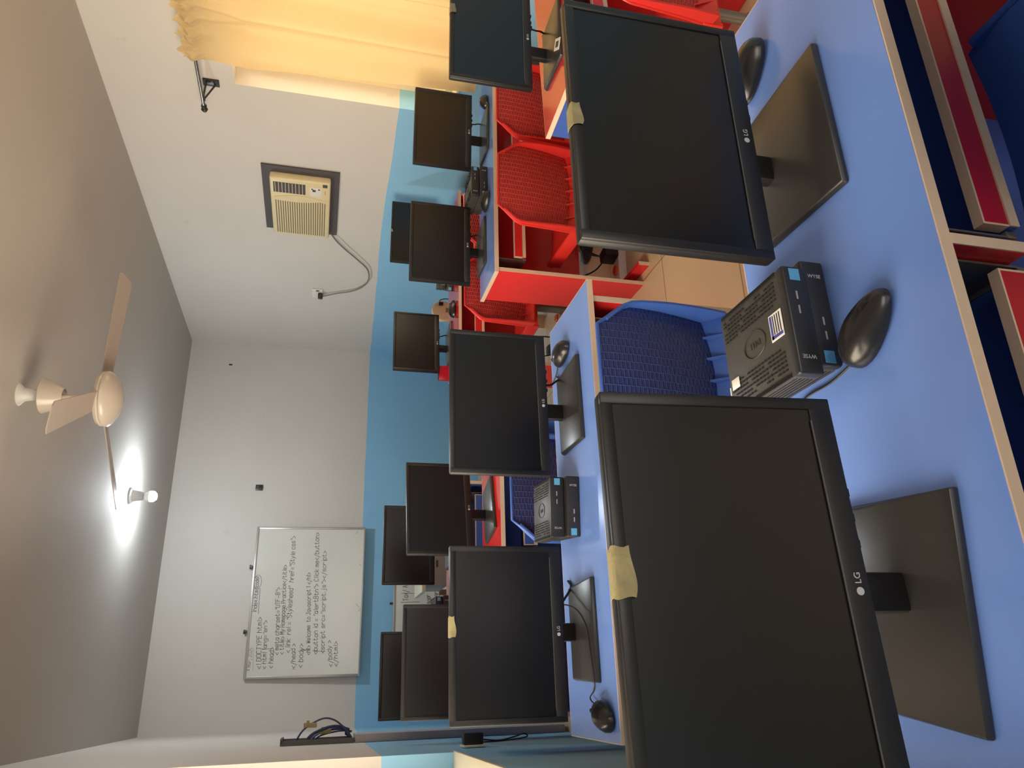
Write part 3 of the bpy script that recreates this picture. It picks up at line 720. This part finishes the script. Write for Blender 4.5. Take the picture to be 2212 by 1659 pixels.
so = thing('wall_socket', 'white wall socket where the air conditioner cord is plugged in', 'socket', (XR, 5.835, 1.61))
MB().box(-0.073, 0.073, -0.043, 0.043, 0.0, 0.012, 0.004, mtx=SX).build('faceplate', M['white_plastic'], so)
MB().box(0.045, 0.062, -0.014, 0.012, 0.0115, 0.016, 0.002, mtx=SX).build('switch', M['print_dark'], so)

# ------------------------------------------------------------------ curtain and rod
XC = 2.985
def cx_(y, z):
    k = min(1.0, max(0.0, (2.215-z)/0.25)); a = 0.042*(0.45+0.55*k)
    return XC+a*(math.sin(y*21.0+0.9*math.sin(y*5.1)+0.25*z)+0.45*math.sin(2*(y*21.0+0.9*math.sin(y*5.1)+0.25*z)+0.8))*k+0.011*math.sin(y*63+1.7*math.sin(y*11))*(1-0.80*k)+0.012*math.sin(y*41+1.3*z)*k
q = MB()
def curt(u, v):
    z = 2.285-(2.285-0.79)*v; y1 = 3.215-0.06*v; y = 1.30+(y1-1.30)*u
    bulge = 0.030*math.exp(-((z-2.222)/0.030)**2)+(0.008*math.sin(y*120+z*70+2*math.sin(y*37))+0.005*math.sin(y*210-z*90))*math.exp(-((z-2.24)/0.05)**2)
    yw_ = y+0.008*math.sin(30*z+y*20)*max(0, 1-(2.285-z)/0.2)
    return (cx_(y, z)-bulge, yw_, z+(0.012*math.sin(y*70)+0.008*math.sin(y*143+1))*max(0, 1-v/0.03))
q.grid(curt, 420, 110, 0.0)
tag(q.build('curtain', M['curtain']), 'cream curtain glowing with daylight, gathered on its rod', 'curtain')
rod = thing('curtain_rod', 'dark metal curtain rod on a triangular bracket beside the curtain', 'curtain rod', (XC, 2.4, 2.226))
MB().tube([(0, -1.2, 0), (0, 1.16, 0)], 0.0095, 14, smooth=False).build('pole', M['chrome'], rod)
MB().lathe([(0.004, 0), (0.013, 0.002), (0.016, 0.012), (0.012, 0.022), (0.008, 0.026), (0.018, 0.036), (0.012, 0.050), (0.002, 0.054)], 18, T(0, 1.155, 0) @ Matrix.Rotation(-PI/2, 4, 'X')).build('finial', M['dark_metal'], rod)
q = MB(); q.tube([(0, 1.09, -0.006), (XR-XC-0.006, 1.09, -0.010)], 0.0055, 8, smooth=False); q.tube([(0.005, 1.11, -0.010), (XR-XC-0.008, 1.11, -0.055)], 0.005, 8, smooth=False)
q.box(XR-XC-0.010, XR-XC, 1.075, 1.125, -0.075, 0.01, 0.002); q.tube([(0, 1.08, -0.008), (0, 1.12, -0.008)], 0.006, 8, smooth=False); q.build('bracket', M['dark_metal'], rod)

# ------------------------------------------------------------------ ceiling fan
fan = thing('ceiling_fan', 'cream ceiling fan with round motor hanging from a hook, blades pale', 'ceiling fan', (1.212, 3.45, 0))
q = MB(); q.lathe([(0.012, 2.66), (0.02, 2.66), (0.022, 2.70), (0.03, 2.74), (0.05, ZC)], 20); q.tube([(0, 0, 2.72), (0.04, 0.01, 2.70), (0.05, 0.0, 2.66), (0.02, 0.0, 2.63)], 0.004, 6); q.build('hook', M['socket_white'], fan)
q = MB(); q.lathe([(0.075, 2.672), (0.078, 2.668), (0.060, 2.62), (0.040, 2.585), (0.034, 2.585), (0.055, 2.62), (0.072, 2.666)], 28); q.build('canopy', M['fan'], fan)
q = MB(); q.lathe([(0.011, 2.45), (0.011, 2.68)], 12); q.build('down_rod', M['fan'], fan)
q = MB(); q.lathe([(0.03, 2.475), (0.055, 2.47), (0.065, 2.455), (0.068, 2.448), (0.117, 2.442), (0.122, 2.430), (0.118, 2.424), (0.124, 2.418), (0.124, 2.408), (0.112, 2.392), (0.075, 2.366), (0.03, 2.352), (0.004, 2.350)], 40); q.build('motor', M['fan'], fan)
for k in range(3):
    a = 0.06+k*2*PI/3
    bl = MB(); bl.prism([(0.10, -0.045), (0.62, -0.062), (0.635, -0.04), (0.635, 0.045), (0.62, 0.062), (0.10, 0.045)], -0.002, 0.002, mtx=T(0, 0, 2.436) @ RZ(a) @ Matrix.Rotation(-0.20, 4, 'X'))
    bl.build('blade', M['fan_blade'], fan)

# ------------------------------------------------------------------ lit bulb on the ceiling
lb = thing('ceiling_light', 'lit white bulb glowing in a white holder on the ceiling', 'light', (1.266, 5.60, 0))
MB().lathe([(0.055, ZC), (0.055, ZC-0.012), (0.042, ZC-0.02), (0.028, ZC-0.085), (0.024, ZC-0.09)], 24).build('lamp_holder', M['socket_white'], lb)
MB().lathe([(0.014, ZC-0.088), (0.018, ZC-0.094), (0.036, ZC-0.122), (0.037, ZC-0.130), (0.030, ZC-0.130)], 24).build('bulb_collar', M['socket_white'], lb)
MB().lathe([(0.030, ZC-0.1295), (0.0345, ZC-0.131), (0.037, ZC-0.142), (0.034, ZC-0.158), (0.022, ZC-0.172), (0.003, ZC-0.178)], 24).build('bulb', M['bulb'], lb)

# ------------------------------------------------------------------ trunking and cables on the left wall
def LW(y, out=0.0, z=0.0):
    return Vector((XL+TL*(YB-y)+out, y, z))
WALLF = dict(loc=(XL, YB, 0), rot=(0, 0, TL))
def lwbox(b, y0, y1, z0, z1, o0, o1, r=0.0):
    b.box(o0, o1, y0-YB, y1-YB, z0, z1, r)
d = MB(); lwbox(d, 4.55, 4.80, 0.02, 1.21, 0.001, 0.042, 0.003)
tag(d.build('cable_trunking', M['duct'], **WALLF), 'grey vertical wall trunking running down beside the blue wall', 'trunking')
ct = MB(); lwbox(ct, 4.55, 4.80, 1.215, 1.60, 0.001, 0.012); lwbox(ct, 4.55, 4.562, 1.215, 1.60, 0.012, 0.026); lwbox(ct, 4.788, 4.80, 1.215, 1.60, 0.012, 0.026); lwbox(ct, 4.55, 4.80, 1.588, 1.60, 0.012, 0.036)
tag(ct.build('open_trunking', M['duct_dark'], **WALLF), 'dark open length of trunking above the grey one, stuffed with cables', 'trunking')
lens_ = [(0.105, 1.50, 0.0), (0.066, 1.45, 0.035), (0.060, 1.44, 0.070), (0.052, 1.42, 0.105), (0.045, 1.43, 0.140), (0.035, 1.40, 0.170)]
labs = ['outermost navy network cable of the bundle, arching widest and taped', 'navy network cable arching just inside the widest one', 'navy network cable third in from the widest arch', 'navy network cable in the middle of the bundle, carrying yellowed tape', 'navy network cable near the trunking back, behind the taped ones', 'innermost navy network cable hugging the open trunking']
for k, ((out, ztop, dy), lab) in enumerate(zip(lens_, labs)):
    y = 4.60+dy
    pts = [LW(y, 0.02, ztop+0.02), LW(y, 0.02+out*0.55, ztop-0.02), LW(y, 0.02+out, ztop-0.11), LW(y, 0.02+out*0.9, ztop-0.18), LW(y, 0.03+out*0.3, 1.255), LW(y, 0.024, 1.226)]
    c = cable('network_cable', pts, 0.0048, M['navy_cable']); tag(c, lab, 'cable', 'network cables spilling from the open trunking')
    if k in (0, 3):
        p = LW(y, 0.02+out*0.72, ztop-0.05)
        q = MB(); q.box(p.x-0.012, p.x+0.012, p.y-0.008, p.y+0.008, p.z-0.035, p.z+0.035, 0.003); q.box(p.x-0.004, p.x+0.024, p.y-0.009, p.y+0.007, p.z+0.005, p.z+0.02, 0.002)
        tag(q.build('tape_flag', M['tape'], c), 'yellowed tape flag')
# power adapter on the skirting of the trunking
pa = thing('power_adapter', 'black power adapter plugged in low on the grey trunking, wires dangling', 'adapter', LW(3.65, 0.001, 0.74), TL)
MB().box(0.001, 0.010, -0.05, 0.06, -0.05, 0.05, 0.003).build('socket_plate', M['white_plastic'], pa)
MB().box(0.010, 0.058, -0.02, 0.04, -0.045, 0.045, 0.006).build('housing', M['black_plastic'], pa)
cable('wire', [(0.03, 0.0, -0.045), (0.022, 0.0, -0.12), (0.035, 0.01, -0.20), (0.045, 0.01, -0.24), (0.03, 0.01, -0.25), (0.02, 0.0, -0.14), (0.018, 0.0, -0.046)], 0.003, M['rubber'], pa)

# ------------------------------------------------------------------ round extension socket on the back of the room
rs = thing('extension_socket', 'round cream extension socket with a black plug beside the lone grey monitor', 'socket', (2.40, 4.62, 0.80))
rs.location = (2.385, 4.62, 0.735)
MB().lathe([(0.004, 0.0), (0.070, 0.0), (0.076, 0.006), (0.076, 0.022), (0.070, 0.028), (0.004, 0.028)], 36, RX).build('disc', M['cream_plastic'], rs)
MB().box(-0.012, 0.022, -0.030, -0.0275, -0.055, -0.02, 0.001).build('rating_plate', M['wood'], rs)
pk = MB().box(0.035, 0.055, -0.050, -0.028, 0.0, 0.03, 0.004).build('plug', M['black_plastic'], rs)
cable('plug_lead', [(0.045, -0.05, 0.028), (0.065, -0.06, 0.02), (0.075, -0.06, -0.03), (0.06, -0.05, -0.08)], 0.003, M['rubber'], pk)
q = MB(); q.box(-0.075, -0.065, 0.002, 0.012, -0.26, -0.04); q.box(0.045, 0.055, 0.002, 0.012, -0.26, -0.04); q.box(-0.075, 0.055, 0.002, 0.012, -0.27, -0.26)
q.box(-0.06, 0.05, 0.0, 0.012, -0.735, -0.27); q.build('stand', M['cream_plastic'], rs)

# ------------------------------------------------------------------ teacher table, small wall items
tt = thing('side_table', 'small cream-topped table with grey drawer in front of the low whiteboard', 'table', (1.035, 5.62, -0.0))
MB().box(-0.42, 0.42, 0.0, 0.45, 0.690, 0.718, 0.003).build('tabletop', M['table_cream'], tt)
dr = MB().box(-0.375, -0.05, 0.02, 0.40, 0.530, 0.688, 0.003).build('drawer', M['drawer_grey'], tt)
MB().box(-0.24, -0.19, 0.008, 0.02, 0.60, 0.613, 0.003).build('handle', M['dark_metal'], dr)
for x, y in ((-0.38, 0.04), (0.38, 0.04), (-0.38, 0.41), (0.38, 0.41)): MB().box(x-0.02, x+0.02, y-0.02, y+0.02, 0.0, 0.528 if x < 0 else 0.688).build('leg', M['wood'], tt)
MB().box(-0.36, 0.36, 0.03, 0.05, 0.49, 0.525).build('stretcher', M['wood'], tt)
MB().tube([(-0.05, 0.04, 0.50), (0.08, 0.04, 0.39)], 0.012, 6, smooth=False).tube([(0.20, 0.04, 0.50), (0.08, 0.04, 0.39)], 0.012, 6, smooth=False).build('brace', M['wood'], tt)
wg = thing('wall_bracket', 'tiny grey bracket on the white wall above the corner of the whiteboard', 'bracket', (1.688, YB, 2.025))
MB().box(-0.025, 0.025, -0.02, 0.0, -0.03, 0.03, 0.003).box(0.0, 0.02, -0.035, -0.02, -0.01, 0.02, 0.002).build('plate', M['dark_metal'], wg)
tag(MB().box(2.868, 2.882, YB-0.006, YB, 2.375, 2.405, 0.002).build('wall_nail', M['dark_metal']), 'tiny dark nail in the white wall near the ceiling corner', 'nail')
# red book-like box behind the lone monitor
rb = thing('red_folder', 'dull red upright folder behind the lone grey monitor', 'folder', (1.765, 4.225, 0.7505))
MB().box(-0.045, 0.05, 0.0, 0.018, 0.0, 0.068, 0.002).build('cover', M['crimson'], rb)
MB().box(-0.046, 0.051, -0.001, 0.019, 0.0665, 0.0695).build('top_edge', M['black_plastic'], rb)
# white-framed card lying on the monitor base near the curtain
cd = thing('paper_card', 'small white-framed card lying on the monitor base in front of the curtain', 'card', (2.055, 1.885, 0.7640), 0.9)
MB().box(-0.032, 0.032, -0.02, 0.02, 0.0, 0.0012).build('sheet', M['white_label'], cd)
MB().box(-0.018, 0.018, -0.010, 0.010, 0.0012, 0.0016).build('dark_centre', M['print_dark'], cd)

# ------------------------------------------------------------------ power strips and cables under the desks
def strip(label, x, y, rz, n=3):
    t = thing('power_strip', label, 'power strip', (x, y, 0.0), rz, 'power strips under the desks')
    bd = MB().box(-0.27, 0.27, -0.035, 0.035, 0.0, 0.045, 0.004).build('casing', M['white_plastic'], t)
    for k in range(n):
        x0 = -0.19+k*0.17
        so_ = MB().lathe([(0.002, 0.0), (0.027, 0.0), (0.027, 0.010), (0.022, 0.014), (0.002, 0.014)], 20, T(x0, 0, 0.044)).build('socket', M['orange'], t)
        MB().box(x0-0.010, x0-0.006, -0.006, 0.004, 0.0575, 0.0588).box(x0+0.006, x0+0.010, -0.006, 0.004, 0.0575, 0.0588).build('slot', M['vent'], so_)
    return t
strip('white power strip with round orange sockets under the red-panelled desk', 2.16, 3.17, -0.05)
strip('white power strip with orange sockets under the far red desk, among tangled cables', 2.04, 4.185, 0.0)
def adapter(label, x, y, z, rz):
    t = thing('power_adapter', label, 'adapter', (x, y, z), rz, 'black adapters on the power strips')
    MB().box(-0.03, 0.03, -0.045, 0.045, 0.0, 0.075, 0.008).build('housing', M['black_plastic'], t)
    MB().box(-0.012, 0.012, 0.047, 0.048, 0.03, 0.05).build('rating_plate', M['white_label'], t)
    return t
adapter('black power adapter between two orange sockets under the red-panelled desk', 2.055, 3.17, 0.046, 0.1)
adapter('black power adapter hanging in the cables under the far red desk', 1.96, 4.185, 0.046, -0.2)
tang = [
 ('tangled black cable looping beside the orange sockets', [(2.06, 3.2, 0.12), (2.08, 3.215, 0.2), (2.14, 3.215, 0.22), (2.19, 3.215, 0.15), (2.13, 3.215, 0.07), (2.07, 3.215, 0.1), (2.1, 3.215, 0.19), (2.2, 3.215, 0.3), (2.28, 3.215, 0.42), (2.3, 3.215, 0.56)]),
 ('black cable rising from the orange sockets toward the desk underside', [(2.31, 3.19, 0.062), (2.34, 3.215, 0.12), (2.31, 3.215, 0.25), (2.36, 3.215, 0.38), (2.35, 3.215, 0.55)]),
 ('thin black cable with a red joint behind the red end panel', [(2.04, 3.215, 0.1), (1.98, 3.215, 0.15), (1.93, 3.215, 0.24), (1.9, 3.215, 0.36), (1.88, 3.215, 0.5)]),
 ('tangled black cable hanging under the far red desk beside the aisle', [(1.93, 4.191, 0.08), (1.9, 4.179, 0.22), (1.95, 4.176, 0.35), (1.88, 4.179, 0.28), (1.92, 4.185, 0.45), (1.97, 4.191, 0.62)]),
 ('black cable bundle dropping from the far red desk to its power strip', [(2.05, 4.191, 0.06), (2.04, 4.179, 0.2), (1.99, 4.176, 0.33), (2.03, 4.179, 0.45), (2.0, 4.191, 0.64)]),
]
for lab, pts in tang:
    tag(MB().tube(pts, 0.0042, 6).build('power_cable', M['rubber']), lab, 'cable', 'loose cables under the desks')
def video_cable(mon, dx, sgn=1):
    c = MB().tube([(dx, 0.034, 0.10), (dx, 0.04, 0.06), (dx+0.02*sgn, 0.06, 0.035), (dx+0.05*sgn, 0.10, 0.006), (dx+0.07*sgn, 0.13, 0.004)], 0.0035, 6).box(dx-0.008, dx+0.008, 0.028, 0.042, 0.075, 0.105, 0.003)
    c.build('video_cable', M['rubber'], mon)
for i in (2, 3, 6, 7, 9, 12): video_cable(MON[i], 0.075)
